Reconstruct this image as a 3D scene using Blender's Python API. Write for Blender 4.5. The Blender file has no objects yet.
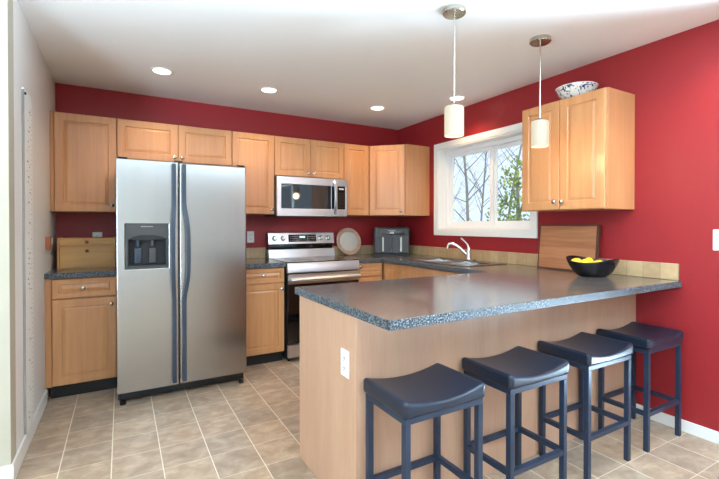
import bpy, bmesh, math, random
from mathutils import Vector, Matrix
R = math.radians
PI = math.pi
C = bpy.context.scene.collection
SC = bpy.context.scene

# ------------------------------------------------------------------ camera
cd = bpy.data.cameras.new('camera')
cam = bpy.data.objects.new('camera', cd)
C.objects.link(cam)
cam.location = (0.4702, -4.2436, 1.2527)
cam.rotation_euler = (R(90 - 0.4864), 0, R(-29.72))
cd.sensor_width = 36
cd.lens = 417.07 / 719 * 36
cd.shift_y = -(239.5 - 228.77) / 719
cd.clip_start = 0.02
SC.camera = cam
SC.view_settings.view_transform = 'Standard'
SC.view_settings.look = 'None'
SC.view_settings.gamma = 1
SC.view_settings.use_curve_mapping = False
SC.view_settings.exposure = 0.02

# ------------------------------------------------------------------ world, daylight and added ceiling fill
wd = bpy.data.worlds.new('sky')
SC.world = wd
wd.use_nodes = True
bg = wd.node_tree.nodes['Background']
bg.inputs[0].default_value = (0.68, 0.81, 1.0, 1)
bg.inputs[1].default_value = 1.4


def area(name, loc, rot, sx, sy, power, col, spread=180):
    l = bpy.data.lights.new(name, 'AREA')
    l.shape = 'RECTANGLE'
    l.spread = R(spread)
    l.size, l.size_y, l.energy, l.color = sx, sy, power, col
    o = bpy.data.objects.new(name, l)
    o.location, o.rotation_euler = loc, rot
    C.objects.link(o)
    return o


W, H = 3.438, 2.429
YR, XL = -7.6, -4.4            # rear and dining side walls
DAY = (0.60, 0.80, 1.0)
area('daylight_fill_rear', (-3.1, YR - 0.55, 0.85), (R(124), 0, 0), 2.0, 2.1, 600, DAY, 98)  # added area lamps outside the openings, tilted up to brighten the ceiling
area('daylight_fill_patio', (W + 0.85, -4.58, 0.85), (R(124), 0, R(90)), 2.2, 2.1, 560, DAY, 84)
area('daylight_fill_side', (XL - 0.55, -4.7, 0.9), (R(124), 0, R(-90)), 2.6, 1.8, 210, DAY, 84)
sd = bpy.data.lights.new('sun', 'SUN')
sd.energy, sd.angle, sd.color = 3.0, R(2), (1, 0.97, 0.93)
so = bpy.data.objects.new('sun', sd)
so.rotation_euler = (R(48), 0, R(-14))
C.objects.link(so)
WARM = (1.0, 0.66, 0.36)
DOWN_W, PEND_E = 7, 5.0


# ------------------------------------------------------------------ materials
def srgb(r, g, b):
    f = lambda c: (c / 255) / 12.92 if c / 255 <= 0.04045 else ((c / 255 + 0.055) / 1.055) ** 2.4
    return (f(r), f(g), f(b), 1)


def new_mat(name):
    m = bpy.data.materials.new(name)
    m.use_nodes = True
    nt = m.node_tree
    return m, nt, nt.nodes['Principled BSDF']


def N(nt, typ, **kw):
    n = nt.nodes.new(typ)
    for k, v in kw.items():
        setattr(n, k, v)
    return n


def simple(name, col, rough=0.5, metal=0.0, var=0.0, scale=8.0, bump=0.0, coat=0.0, stretch=(1, 1, 1), spec=None):
    m, nt, b = new_mat(name)
    b.inputs['Base Color'].default_value = col
    b.inputs['Roughness'].default_value = rough
    b.inputs['Metallic'].default_value = metal
    b.inputs['Coat Weight'].default_value = coat
    if spec is not None:
        b.inputs['Specular IOR Level'].default_value = spec
    tc = N(nt, 'ShaderNodeTexCoord')
    mp = N(nt, 'ShaderNodeMapping')
    mp.inputs['Scale'].default_value = stretch
    nz = N(nt, 'ShaderNodeTexNoise')
    nz.inputs['Scale'].default_value = scale
    nz.inputs['Detail'].default_value = 4
    nt.links.new(tc.outputs['Object'], mp.inputs[0])
    nt.links.new(mp.outputs[0], nz.inputs['Vector'])
    if var > 0:
        mx = N(nt, 'ShaderNodeMix', data_type='RGBA')
        mx.inputs[6].default_value = tuple(c * (1 - var) for c in col[:3]) + (1,)
        mx.inputs[7].default_value = tuple(min(1, c * (1 + var)) for c in col[:3]) + (1,)
        nt.links.new(nz.outputs[0], mx.inputs[0])
        nt.links.new(mx.outputs[2], b.inputs['Base Color'])
    if bump > 0:
        bp = N(nt, 'ShaderNodeBump')
        bp.inputs['Strength'].default_value = bump
        bp.inputs['Distance'].default_value = 0.002
        nt.links.new(nz.outputs[0], bp.inputs['Height'])
        nt.links.new(bp.outputs[0], b.inputs['Normal'])
    return m


def wood(name, ca, cb, rough=0.3, axis=2, scale=1.0, coat=0.0, fine=1.0):
    """grain stretched along one axis of the object's own space"""
    m, nt, b = new_mat(name)
    b.inputs['Roughness'].default_value = rough
    b.inputs['Coat Weight'].default_value = coat
    b.inputs['Coat Roughness'].default_value = 0.2
    tc = N(nt, 'ShaderNodeTexCoord')
    oi = N(nt, 'ShaderNodeObjectInfo')
    ad = N(nt, 'ShaderNodeVectorMath', operation='MULTIPLY_ADD')
    cmb = N(nt, 'ShaderNodeCombineXYZ')
    for i in range(3):
        nt.links.new(oi.outputs['Random'], cmb.inputs[i])
    ad.inputs[1].default_value = (7, 7, 7)
    nt.links.new(cmb.outputs[0], ad.inputs[0])
    nt.links.new(tc.outputs['Object'], ad.inputs[2])
    outs = []
    for sc, st in ((6 * scale, 0.16), (38 * scale * fine, 0.05)):
        mp = N(nt, 'ShaderNodeMapping')
        s = [1, 1, 1]
        s[axis] = st
        mp.inputs['Scale'].default_value = s
        nz = N(nt, 'ShaderNodeTexNoise')
        nz.inputs['Scale'].default_value = sc
        nz.inputs['Detail'].default_value = 5
        nz.inputs['Distortion'].default_value = 0.4
        nt.links.new(ad.outputs[0], mp.inputs[0])
        nt.links.new(mp.outputs[0], nz.inputs['Vector'])
        outs.append(nz.outputs[0])
    mix = N(nt, 'ShaderNodeMix', data_type='FLOAT')
    mix.inputs[0].default_value = 0.45
    nt.links.new(outs[0], mix.inputs[2])
    nt.links.new(outs[1], mix.inputs[3])
    cr = N(nt, 'ShaderNodeValToRGB')
    cr.color_ramp.elements[0].position, cr.color_ramp.elements[0].color = 0.32, ca
    cr.color_ramp.elements[1].position, cr.color_ramp.elements[1].color = 0.68, cb
    nt.links.new(mix.outputs[0], cr.inputs[0])
    nt.links.new(cr.outputs[0], b.inputs['Base Color'])
    return m


def emit(name, col, strength):
    m, nt, b = new_mat(name)
    b.inputs['Base Color'].default_value = (0.8, 0.8, 0.8, 1)
    b.inputs['Emission Color'].default_value = col
    b.inputs['Emission Strength'].default_value = strength
    return m


def floor_tiles():
    m, nt, b = new_mat('vinyl_tile')
    L = nt.links.new
    tc = N(nt, 'ShaderNodeTexCoord')
    sep = N(nt, 'ShaderNodeSeparateXYZ')
    L(tc.outputs['Object'], sep.inputs[0])

    def mth(op, a, bb=None, c=None):
        n = N(nt, 'ShaderNodeMath', operation=op)
        for i, v in enumerate((a, bb, c)):
            if v is None:
                continue
            if isinstance(v, (int, float)):
                n.inputs[i].default_value = v
            else:
                L(v, n.inputs[i])
        return n.outputs[0]
    u = mth('DIVIDE', mth('ADD', sep.outputs[0], -0.188 + 0.2325 * 40), 0.2325)
    v = mth('DIVIDE', mth('ADD', sep.outputs[1], 1.43 + 0.2305 * 60), 0.2305)
    fu, fv = mth('FRACT', u), mth('FRACT', v)
    iu, iv = mth('FLOOR', u), mth('FLOOR', v)
    du = mth('MULTIPLY', mth('MINIMUM', fu, mth('SUBTRACT', 1.0, fu)), 0.2325)
    dv = mth('MULTIPLY', mth('MINIMUM', fv, mth('SUBTRACT', 1.0, fv)), 0.2305)

    def line(d, w):
        mr = N(nt, 'ShaderNodeMapRange')
        mr.inputs[1].default_value, mr.inputs[2].default_value = w * 0.6, w * 1.3
        mr.inputs[3].default_value, mr.inputs[4].default_value = 1, 0
        L(d, mr.inputs[0])
        return mr.outputs[0]
    gid = N(nt, 'ShaderNodeCombineXYZ')
    L(iu, gid.inputs[0])
    L(iv, gid.inputs[1])
    wn = N(nt, 'ShaderNodeTexWhiteNoise', noise_dimensions='2D')
    L(gid.outputs[0], wn.inputs['Vector'])
    # marbling, shifted per tile
    off = N(nt, 'ShaderNodeVectorMath', operation='MULTIPLY_ADD')
    off.inputs[1].default_value = (9, 9, 9)
    L(wn.outputs['Color'], off.inputs[0])
    L(tc.outputs['Object'], off.inputs[2])
    mp = N(nt, 'ShaderNodeMapping')
    mp.inputs['Scale'].default_value = (0.9, 1.25, 1)
    mp.inputs['Rotation'].default_value = (0, 0, R(25))
    L(off.outputs[0], mp.inputs[0])
    n1 = N(nt, 'ShaderNodeTexNoise')
    n1.inputs['Scale'].default_value, n1.inputs['Detail'].default_value, n1.inputs['Distortion'].default_value = 11, 9, 0.35
    L(mp.outputs[0], n1.inputs['Vector'])
    cr = N(nt, 'ShaderNodeValToRGB')
    e = cr.color_ramp.elements
    n1.inputs['Roughness'].default_value = 0.62
    e[0].position, e[0].color = 0.28, srgb(154, 130, 110)
    e[1].position, e[1].color = 0.76, srgb(208, 188, 166)
    x = cr.color_ramp.elements.new(0.5)
    x.color = srgb(178, 155, 132)
    L(n1.outputs[0], cr.inputs[0])
    tint = N(nt, 'ShaderNodeMix', data_type='RGBA', blend_type='MULTIPLY')
    tint.inputs[0].default_value = 1
    tr = N(nt, 'ShaderNodeValToRGB')
    tr.color_ramp.elements[0].color = (0.80, 0.80, 0.81, 1)
    tr.color_ramp.elements[1].color = (1.05, 0.99, 0.92, 1)
    L(wn.outputs['Value'], tr.inputs[0])
    L(cr.outputs[0], tint.inputs[6])
    L(tr.outputs[0], tint.inputs[7])
    gm = mth('MAXIMUM', line(du, 0.0024), mth('MULTIPLY', line(dv, 0.0019), 0.7))
    fin = N(nt, 'ShaderNodeMix', data_type='RGBA')
    fin.inputs[7].default_value = srgb(232, 222, 204)
    L(gm, fin.inputs[0])
    L(tint.outputs[2], fin.inputs[6])
    L(fin.outputs[2], b.inputs['Base Color'])
    b.inputs['Roughness'].default_value = 0.36
    bp = N(nt, 'ShaderNodeBump')
    bp.inputs['Strength'].default_value = 0.25
    bp.inputs['Distance'].default_value = 0.002
    L(n1.outputs[0], bp.inputs['Height'])
    L(bp.outputs[0], b.inputs['Normal'])
    return m


def speckle(name, base, dark, light, rough, big=7, fine=240, lo=0.55, hi=0.68):
    m, nt, b = new_mat(name)
    L = nt.links.new
    tc = N(nt, 'ShaderNodeTexCoord')
    n1 = N(nt, 'ShaderNodeTexNoise')
    n1.inputs['Scale'].default_value, n1.inputs['Detail'].default_value = big, 6
    n2 = N(nt, 'ShaderNodeTexNoise')
    n2.inputs['Scale'].default_value, n2.inputs['Detail'].default_value = fine, 3
    L(tc.outputs['Object'], n1.inputs['Vector'])
    L(tc.outputs['Object'], n2.inputs['Vector'])
    c1 = N(nt, 'ShaderNodeValToRGB')
    c1.color_ramp.elements[0].position, c1.color_ramp.elements[0].color = 0.35, dark
    c1.color_ramp.elements[1].position, c1.color_ramp.elements[1].color = 0.65, base
    L(n1.outputs[0], c1.inputs[0])
    c2 = N(nt, 'ShaderNodeValToRGB')
    c2.color_ramp.elements[0].position, c2.color_ramp.elements[0].color = lo, (0, 0, 0, 1)
    c2.color_ramp.elements[1].position, c2.color_ramp.elements[1].color = hi, (1, 1, 1, 1)
    L(n2.outputs[0], c2.inputs[0])
    mx = N(nt, 'ShaderNodeMix', data_type='RGBA')
    mx.inputs[7].default_value = light
    L(c2.outputs[0], mx.inputs[0])
    L(c1.outputs[0], mx.inputs[6])
    L(mx.outputs[2], b.inputs['Base Color'])
    b.inputs['Roughness'].default_value = rough
    b.inputs['Coat Weight'].default_value = 0.45
    b.inputs['Coat Roughness'].default_value = rough * .7
    return m


def tile_strip(name, axis):
    """square travertine tiles along one horizontal axis"""
    m, nt, b = new_mat(name)
    L = nt.links.new
    tc = N(nt, 'ShaderNodeTexCoord')
    sep = N(nt, 'ShaderNodeSeparateXYZ')
    L(tc.outputs['Object'], sep.inputs[0])
    dv = N(nt, 'ShaderNodeMath', operation='DIVIDE')
    dv.inputs[1].default_value = 0.1
    L(sep.outputs[axis], dv.inputs[0])
    fr = N(nt, 'ShaderNodeMath', operation='FRACT')
    fl = N(nt, 'ShaderNodeMath', operation='FLOOR')
    L(dv.outputs[0], fr.inputs[0])
    L(dv.outputs[0], fl.inputs[0])
    pg = N(nt, 'ShaderNodeMath', operation='LESS_THAN')
    pg.inputs[1].default_value = 0.035
    L(fr.outputs[0], pg.inputs[0])
    wn = N(nt, 'ShaderNodeTexWhiteNoise', noise_dimensions='1D')
    L(fl.outputs[0], wn.inputs['W'])
    nz = N(nt, 'ShaderNodeTexNoise')
    nz.inputs['Scale'].default_value, nz.inputs['Detail'].default_value = 22, 5
    L(tc.outputs['Object'], nz.inputs['Vector'])
    ad = N(nt, 'ShaderNodeMath', operation='MULTIPLY_ADD')
    ad.inputs[1].default_value = 0.25
    L(wn.outputs['Value'], ad.inputs[0])
    hf = N(nt, 'ShaderNodeMath', operation='MULTIPLY')
    hf.inputs[1].default_value = 0.5
    L(nz.outputs[0], hf.inputs[0])
    L(hf.outputs[0], ad.inputs[2])
    cr = N(nt, 'ShaderNodeValToRGB')
    cr.color_ramp.elements[0].position, cr.color_ramp.elements[0].color = 0.2, srgb(172, 142, 104)
    cr.color_ramp.elements[1].position, cr.color_ramp.elements[1].color = 0.75, srgb(206, 178, 136)
    L(ad.outputs[0], cr.inputs[0])
    mx = N(nt, 'ShaderNodeMix', data_type='RGBA')
    mx.inputs[7].default_value = srgb(150, 130, 104)
    L(pg.outputs[0], mx.inputs[0])
    L(cr.outputs[0], mx.inputs[6])
    L(mx.outputs[2], b.inputs['Base Color'])
    b.inputs['Roughness'].default_value = 0.4
    return m


def board_strips(name):
    m, nt, b = new_mat(name)
    L = nt.links.new
    tc = N(nt, 'ShaderNodeTexCoord')
    sep = N(nt, 'ShaderNodeSeparateXYZ')
    L(tc.outputs['Object'], sep.inputs[0])
    dv = N(nt, 'ShaderNodeMath', operation='DIVIDE')
    dv.inputs[1].default_value = 0.043
    L(sep.outputs[2], dv.inputs[0])
    fl = N(nt, 'ShaderNodeMath', operation='FLOOR')
    L(dv.outputs[0], fl.inputs[0])
    wn = N(nt, 'ShaderNodeTexWhiteNoise', noise_dimensions='1D')
    L(fl.outputs[0], wn.inputs['W'])
    mp = N(nt, 'ShaderNodeMapping')
    mp.inputs['Scale'].default_value = (1, 0.06, 1)
    nz = N(nt, 'ShaderNodeTexNoise')
    nz.inputs['Scale'].default_value, nz.inputs['Detail'].default_value = 55, 4
    L(tc.outputs['Object'], mp.inputs[0])
    L(mp.outputs[0], nz.inputs['Vector'])
    ad = N(nt, 'ShaderNodeMath', operation='MULTIPLY_ADD')
    ad.inputs[1].default_value = 0.3
    L(wn.outputs['Value'], ad.inputs[0])
    L(nz.outputs[0], ad.inputs[2])
    cr = N(nt, 'ShaderNodeValToRGB')
    cr.color_ramp.elements[0].position, cr.color_ramp.elements[0].color = 0.2, srgb(142, 86, 56)
    cr.color_ramp.elements[1].position, cr.color_ramp.elements[1].color = 1.0, srgb(190, 128, 86)
    L(ad.outputs[0], cr.inputs[0])
    L(cr.outputs[0], b.inputs['Base Color'])
    b.inputs['Roughness'].default_value = 0.42
    return m


def floral(name, ground, ink, lo, hi, scale, rough=0.2):
    m, nt, b = new_mat(name)
    L = nt.links.new
    tc = N(nt, 'ShaderNodeTexCoord')
    nz = N(nt, 'ShaderNodeTexNoise')
    nz.inputs['Scale'].default_value, nz.inputs['Detail'].default_value, nz.inputs['Distortion'].default_value = scale, 3, 1.5
    L(tc.outputs['Object'], nz.inputs['Vector'])
    cr = N(nt, 'ShaderNodeValToRGB')
    cr.color_ramp.elements[0].position, cr.color_ramp.elements[0].color = lo, ground
    cr.color_ramp.elements[1].position, cr.color_ramp.elements[1].color = hi, ink
    L(nz.outputs[0], cr.inputs[0])
    L(cr.outputs[0], b.inputs['Base Color'])
    b.inputs['Roughness'].default_value = rough
    return m


def glass_pane():
    m, nt, b = new_mat('window_glass')
    nt.nodes.remove(b)
    out = nt.nodes['Material Output']
    tr = N(nt, 'ShaderNodeBsdfTransparent')
    gl = N(nt, 'ShaderNodeBsdfGlossy')
    gl.inputs['Roughness'].default_value = 0.02
    tr.inputs[0].default_value = (0.97, 0.985, 0.98, 1)
    fr = N(nt, 'ShaderNodeFresnel')
    fr.inputs['IOR'].default_value = 1.35
    mx = N(nt, 'ShaderNodeMixShader')
    ge = N(nt, 'ShaderNodeNewGeometry')
    fm = N(nt, 'ShaderNodeMath', operation='MULTIPLY')
    inv = N(nt, 'ShaderNodeMath', operation='SUBTRACT')
    inv.inputs[0].default_value = 1
    nt.links.new(ge.outputs['Backfacing'], inv.inputs[1])
    nt.links.new(fr.outputs[0], fm.inputs[0])
    nt.links.new(inv.outputs[0], fm.inputs[1])
    nt.links.new(fm.outputs[0], mx.inputs[0])
    nt.links.new(tr.outputs[0], mx.inputs[1])
    nt.links.new(gl.outputs[0], mx.inputs[2])
    nt.links.new(mx.outputs[0], out.inputs[0])
    return m


M_RED = simple('red_wall_paint', srgb(151, 36, 40), 0.42, var=0.04, scale=60, bump=0.05, spec=0.4)
M_BEIGE = simple('beige_wall_paint', srgb(228, 223, 216), 0.6, var=0.02, scale=50)
M_CREAM_DIMMED = simple('dimmed_cream_paint', srgb(178, 168, 148), 0.65, var=0.02, scale=50)  # wall paint darkened in colour to offset strong light on the return
M_CEIL = simple('ceiling_paint', srgb(243, 242, 240), 0.85, var=0.02, scale=120, bump=0.1)
M_TRIM = simple('white_trim_paint', srgb(236, 234, 228), 0.35, var=0.01)
M_FLOOR = floor_tiles()
M_MAPLE = wood('maple_veneer', srgb(188, 129, 83), srgb(209, 152, 102), 0.34, coat=0.1)
M_MAPLE_D = wood('maple_edge', srgb(178, 120, 74), srgb(198, 140, 92), 0.35)
M_PANEL = wood('pale_maple_laminate', srgb(188, 146, 118), srgb(201, 160, 132), 0.48, scale=2.2, fine=1.6)
M_PINE = wood('yellow_pine', srgb(192, 140, 78), srgb(214, 166, 102), 0.4, axis=0, scale=1.5)
M_KNOBWOOD = wood('dark_stained_wood', srgb(120, 66, 30), srgb(150, 88, 44), 0.35)
M_REDWOOD = wood('reddish_wood', srgb(140, 74, 44), srgb(176, 100, 64), 0.4)
M_KICK = simple('black_kick', srgb(22, 22, 22), 0.5, var=0.1)
M_COUNTER = speckle('speckled_laminate', srgb(104, 97, 92), srgb(74, 68, 65), srgb(124, 121, 117), 0.20)
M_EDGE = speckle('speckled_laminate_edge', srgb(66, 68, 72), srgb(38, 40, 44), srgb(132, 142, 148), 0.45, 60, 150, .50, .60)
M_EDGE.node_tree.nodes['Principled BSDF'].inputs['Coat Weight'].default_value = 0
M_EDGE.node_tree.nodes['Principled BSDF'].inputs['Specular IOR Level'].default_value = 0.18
M_TILE_X = tile_strip('travertine_tile_along_back', 0)
M_TILE_Y = tile_strip('travertine_tile_along_side', 1)
M_STEEL = simple('brushed_stainless', srgb(168, 166, 163), 0.25, 1.0, var=0.05, scale=30, stretch=(1, 1, 0.02))
_nt = M_STEEL.node_tree
_tg = N(_nt, 'ShaderNodeTangent', direction_type='RADIAL', axis='Z')
_nt.links.new(_tg.outputs[0], _nt.nodes['Principled BSDF'].inputs['Tangent'])
_nt.nodes['Principled BSDF'].inputs['Anisotropic'].default_value = 0.5
M_STEELH = simple('brushed_stainless_horizontal', srgb(200, 203, 206), 0.30, 1.0, var=0.06, scale=40, stretch=(0.02, 1, 1))
M_CHROME = simple('chrome', srgb(225, 225, 225), 0.07, 1.0, var=0.02)
M_NICKEL = simple('brushed_nickel', srgb(196, 190, 180), 0.25, 1.0, var=0.04, scale=60)
M_DGREY = simple('dark_grey_casing', srgb(64, 65, 68), 0.4, var=0.05)
M_HANDLE = simple('slate_handle', srgb(48, 58, 72), 0.35, 0.1, var=0.05)
M_BLACK = simple('black_plastic', srgb(20, 21, 23), 0.3, var=0.1)
M_RECESS = simple('matte_black_plastic', srgb(17, 18, 20), 0.6, var=0.1)
M_BGLASS = simple('black_glass', srgb(9, 11, 13), 0.05, var=0.1, coat=0.4)
M_MWGLASS = simple('tinted_oven_glass', srgb(26, 36, 42), 0.04, var=0.1, coat=0.6)
M_PANELGREY = simple('graphite_panel', srgb(66, 64, 61), 0.4, 0.2, var=0.05)
M_MARK = simple('pale_print', srgb(196, 198, 198), 0.5)
M_DIM = simple('dim_print', srgb(150, 150, 148), 0.5)
M_DISPLAY = emit('clock_display', (0.35, 0.9, 1.0, 1), 1.2)
M_LEATHER = simple('navy_black_leather', srgb(25, 35, 50), 0.34, var=0.15, scale=14, bump=0.12)
M_STOOLM = simple('navy_black_steel', srgb(33, 48, 69), 0.38, 0.1, var=0.08)
M_WHITEP = simple('white_plastic', srgb(238, 238, 236), 0.3, var=0.01)
M_SLOT = simple('dark_slot', srgb(70, 68, 66), 0.5)
M_GLASS = glass_pane()
M_SHADE = emit('lit_opal_glass', (1.0, 0.86, 0.60, 1), 0.62)
M_SHADE.node_tree.nodes['Principled BSDF'].inputs['Base Color'].default_value = (.16, .155, .14, 1)
M_LAMP = emit('lit_lens', (1.0, 0.9, 0.74, 1), PEND_E)
M_LEMON = simple('lemon_peel', srgb(238, 200, 44), 0.4, var=0.08, scale=60, bump=0.3)
M_BOWLB = floral('black_glazed_with_red_dabs', srgb(9, 11, 20), srgb(150, 48, 34), 0.66, 0.72, 14, 0.08)
M_BOWLF = floral('white_and_blue_floral_glaze', srgb(226, 224, 216), srgb(44, 62, 98), 0.52, 0.58, 34, 0.22)
M_BOARD = board_strips('striped_board')
M_BOARDE = wood('board_edge', srgb(70, 42, 30), srgb(100, 62, 44), 0.45, axis=1)
M_PLATER = wood('limed_wood', srgb(164, 124, 100), srgb(206, 170, 144), 0.5, axis=0)
M_PLATEC = simple('whitewashed_wood', srgb(205, 194, 180), 0.55, var=0.14, scale=26)
M_CHART = simple('chart_white', srgb(240, 238, 232), 0.5, var=0.02)
M_EDGESHADOW = simple('grey_edge_shadow', srgb(150, 146, 138), 0.6)
M_CHARTM = simple('chart_ink', srgb(120, 118, 112), 0.6)
M_BARK = simple('grey_bark', srgb(140, 137, 128), 0.9, var=0.35, scale=18)
M_LEAF = simple('fresh_leaf', srgb(140, 158, 78), 0.6, var=0.4, scale=3)
M_LEAFD = simple('dull_leaf', srgb(120, 128, 96), 0.7, var=0.35, scale=2)
M_GRASS = simple('outdoor_grass', srgb(98, 112, 66), 0.9, var=0.3, scale=2)


# ------------------------------------------------------------------ mesh helpers
class MB:
    def __init__(s):
        s.bm = bmesh.new()
        s.mi = 0

    def _take(s, geom_faces):
        for f in geom_faces:
            f.material_index = s.mi
            f.smooth = True

    def box(s, x0, x1, y0, y1, z0, z1, bev=0.0, seg=2, mat=None):
        t = bmesh.new()
        bmesh.ops.create_cube(t, size=1)
        for v in t.verts:
            v.co = Vector((x0 + (v.co.x + .5) * (x1 - x0), y0 + (v.co.y + .5) * (y1 - y0), z0 + (v.co.z + .5) * (z1 - z0)))
        bev = min(bev, 0.49 * min(abs(x1 - x0), abs(y1 - y0), abs(z1 - z0)))
        if bev > 0:
            bmesh.ops.bevel(t, geom=t.edges[:], offset=bev, segments=seg, profile=0.5, affect='EDGES')
        return s.merge(t, mat)

    def merge(s, t, mat=None):
        if mat is not None:
            bmesh.ops.transform(t, matrix=mat, verts=t.verts)
        mp = {}
        for v in t.verts:
            mp[v] = s.bm.verts.new(v.co)
        for f in t.faces:
            nf = s.bm.faces.new([mp[v] for v in f.verts])
            nf.material_index = s.mi
            nf.smooth = True
        t.free()
        return s

    def lathe(s, prof, n=32, mat=None, cap0=True, cap1=True):
        t = bmesh.new()
        rings = []
        for r, z in prof:
            rings.append([t.verts.new((r * math.cos(2 * PI * i / n), r * math.sin(2 * PI * i / n), z)) for i in range(n)])
        for a, b in zip(rings, rings[1:]):
            for i in range(n):
                t.faces.new((a[i], a[(i + 1) % n], b[(i + 1) % n], b[i]))
        if cap0:
            t.faces.new(rings[0][::-1])
        if cap1:
            t.faces.new(rings[-1])
        return s.merge(t, mat)

    def tube(s, pts, rad, n=10, square=False):
        pts = [Vector(p) for p in pts]
        rr = rad if isinstance(rad, (list, tuple)) else [rad] * len(pts)
        t = bmesh.new()
        rings = []
        up = None
        for i, p in enumerate(pts):
            d = (pts[min(i + 1, len(pts) - 1)] - pts[max(i - 1, 0)]).normalized()
            if up is None:
                up = d.orthogonal().normalized()
            up = (up - d * up.dot(d)).normalized()
            si = d.cross(up)
            rings.append([t.verts.new(p + (up * math.cos(2 * PI * k / n) + si * math.sin(2 * PI * k / n)) * rr[i]) for k in range(n)])
        for a, b in zip(rings, rings[1:]):
            for i in range(n):
                t.faces.new((a[i], a[(i + 1) % n], b[(i + 1) % n], b[i]))
        t.faces.new(rings[0][::-1])
        t.faces.new(rings[-1])
        return s.merge(t)

    def sweep(s, pts, w, d, wdir):
        """flat bar along pts: width w along wdir, depth d across"""
        pts = [Vector(p) for p in pts]
        wv = Vector(wdir).normalized()
        t = bmesh.new()
        rings = []
        for i, p in enumerate(pts):
            dr = (pts[min(i + 1, len(pts) - 1)] - pts[max(i - 1, 0)]).normalized()
            n = dr.cross(wv).normalized()
            c = 0.3
            prof = [(-1, -1 + c), (-1 + c, -1), (1 - c, -1), (1, -1 + c), (1, 1 - c), (1 - c, 1), (-1 + c, 1), (-1, 1 - c)]
            rings.append([t.verts.new(p + wv * (a * w / 2) + n * (b * d / 2)) for a, b in prof])
        for a, b in zip(rings, rings[1:]):
            for i in range(8):
                t.faces.new((a[i], a[(i + 1) % 8], b[(i + 1) % 8], b[i]))
        t.faces.new(rings[0][::-1])
        t.faces.new(rings[-1])
        return s.merge(t)

    def prism(s, poly, z0, z1, mat=None, bev=0.0):
        t = bmesh.new()
        a = [t.verts.new((x, y, z0)) for x, y in poly]
        b = [t.verts.new((x, y, z1)) for x, y in poly]
        n = len(poly)
        for i in range(n):
            t.faces.new((a[i], a[(i + 1) % n], b[(i + 1) % n], b[i]))
        t.faces.new(a[::-1])
        t.faces.new(b)
        if bev:
            bmesh.ops.bevel(t, geom=t.edges[:], offset=bev, segments=2, profile=0.5, affect='EDGES')
        return s.merge(t, mat)

    def rings(s, rects):
        """nested rectangles (x0,x1,z0,z1,y) joined into a moulded front; the first is the back, the last is capped"""
        t = bmesh.new()
        rs = [[t.verts.new(p) for p in ((x0, y, z0), (x1, y, z0), (x1, y, z1), (x0, y, z1))] for x0, x1, z0, z1, y in rects]
        for a, b in zip(rs, rs[1:]):
            for i in range(4):
                t.faces.new((a[i], a[(i + 1) % 4], b[(i + 1) % 4], b[i]))
        t.faces.new(rs[0][::-1])
        t.faces.new(rs[-1])
        return s.merge(t)

    def slab(s, us, vs, skip, w0, w1, axis='z', bev=0.0, edge=False):
        t = bmesh.new()
        mapf = {'z': lambda u, v, w: (u, v, w), 'x': lambda u, v, w: (w, u, v), 'y': lambda u, v, w: (u, w, v)}[axis]
        cache = {}

        def V(i, j, k):
            if (i, j, k) not in cache:
                cache[(i, j, k)] = t.verts.new(mapf(us[i], vs[j], (w0, w1)[k]))
            return cache[(i, j, k)]
        nu, nv = len(us) - 1, len(vs) - 1
        full = lambda i, j: 0 <= i < nu and 0 <= j < nv and (i, j) not in skip
        for i in range(nu):
            for j in range(nv):
                if not full(i, j):
                    continue
                t.faces.new((V(i, j, 0), V(i, j + 1, 0), V(i + 1, j + 1, 0), V(i + 1, j, 0)))
                t.faces.new((V(i, j, 1), V(i + 1, j, 1), V(i + 1, j + 1, 1), V(i, j + 1, 1)))
                for di, dj, a, b in ((-1, 0, (i, j), (i, j + 1)), (1, 0, (i + 1, j + 1), (i + 1, j)), (0, -1, (i + 1, j), (i, j)), (0, 1, (i, j + 1), (i + 1, j + 1))):
                    if not full(i + di, j + dj):
                        t.faces.new((V(*a, 0), V(*b, 0), V(*b, 1), V(*a, 1)))
        bmesh.ops.recalc_face_normals(t, faces=t.faces[:])
        if bev:
            bmesh.ops.dissolve_limit(t, angle_limit=0.01, verts=t.verts[:], edges=t.edges[:])
            ed = [e for e in t.edges if len(e.link_faces) == 2 and e.calc_face_angle() > 0.5]
            bmesh.ops.bevel(t, geom=ed, offset=bev, segments=2, profile=0.5, affect='EDGES')
        n0 = len(s.bm.faces)
        s.merge(t)
        if edge:
            s.bm.faces.ensure_lookup_table()
            for f in s.bm.faces[n0:]:
                f.normal_update()
                if abs(f.normal.z) < .8:
                    f.material_index = 1
        return s

    def build(s, name, mats, parent=None, loc=(0, 0, 0), rot=(0, 0, 0), ang=35):
        me = bpy.data.meshes.new(name)
        bmesh.ops.recalc_face_normals(s.bm, faces=s.bm.faces[:])
        s.bm.to_mesh(me)
        s.bm.free()
        me.set_sharp_from_angle(angle=R(ang))
        for m in (mats if isinstance(mats, (list, tuple)) else [mats]):
            me.materials.append(m)
        o = bpy.data.objects.new(name, me)
        o.location, o.rotation_euler = loc, rot
        C.objects.link(o)
        if len(me.polygons) < 3000:
            wn = o.modifiers.new('weighted_normal', 'WEIGHTED_NORMAL')
            wn.keep_sharp, wn.weight = True, 100
        if parent is not None:
            o.parent = parent
        return o


def tag(o, label, cat, group=None, kind=None):
    o['label'], o['category'] = label, cat
    if group:
        o['group'] = group
    if kind:
        o['kind'] = kind
    return o


def thing(name, label, cat, loc=(0, 0, 0), rz=0.0, group=None):
    o = bpy.data.objects.new(name, None)
    o.empty_display_size = 0.05
    o.location, o.rotation_euler = loc, (0, 0, rz)
    C.objects.link(o)
    return tag(o, label, cat, group)


def struct(name, mb, m, label=None, cat=None, parent=None):
    o = mb.build(name, m, parent)
    if parent is None:
        o['kind'] = 'structure'
        if label:
            o['label'], o['category'] = label, cat
    return o


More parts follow.
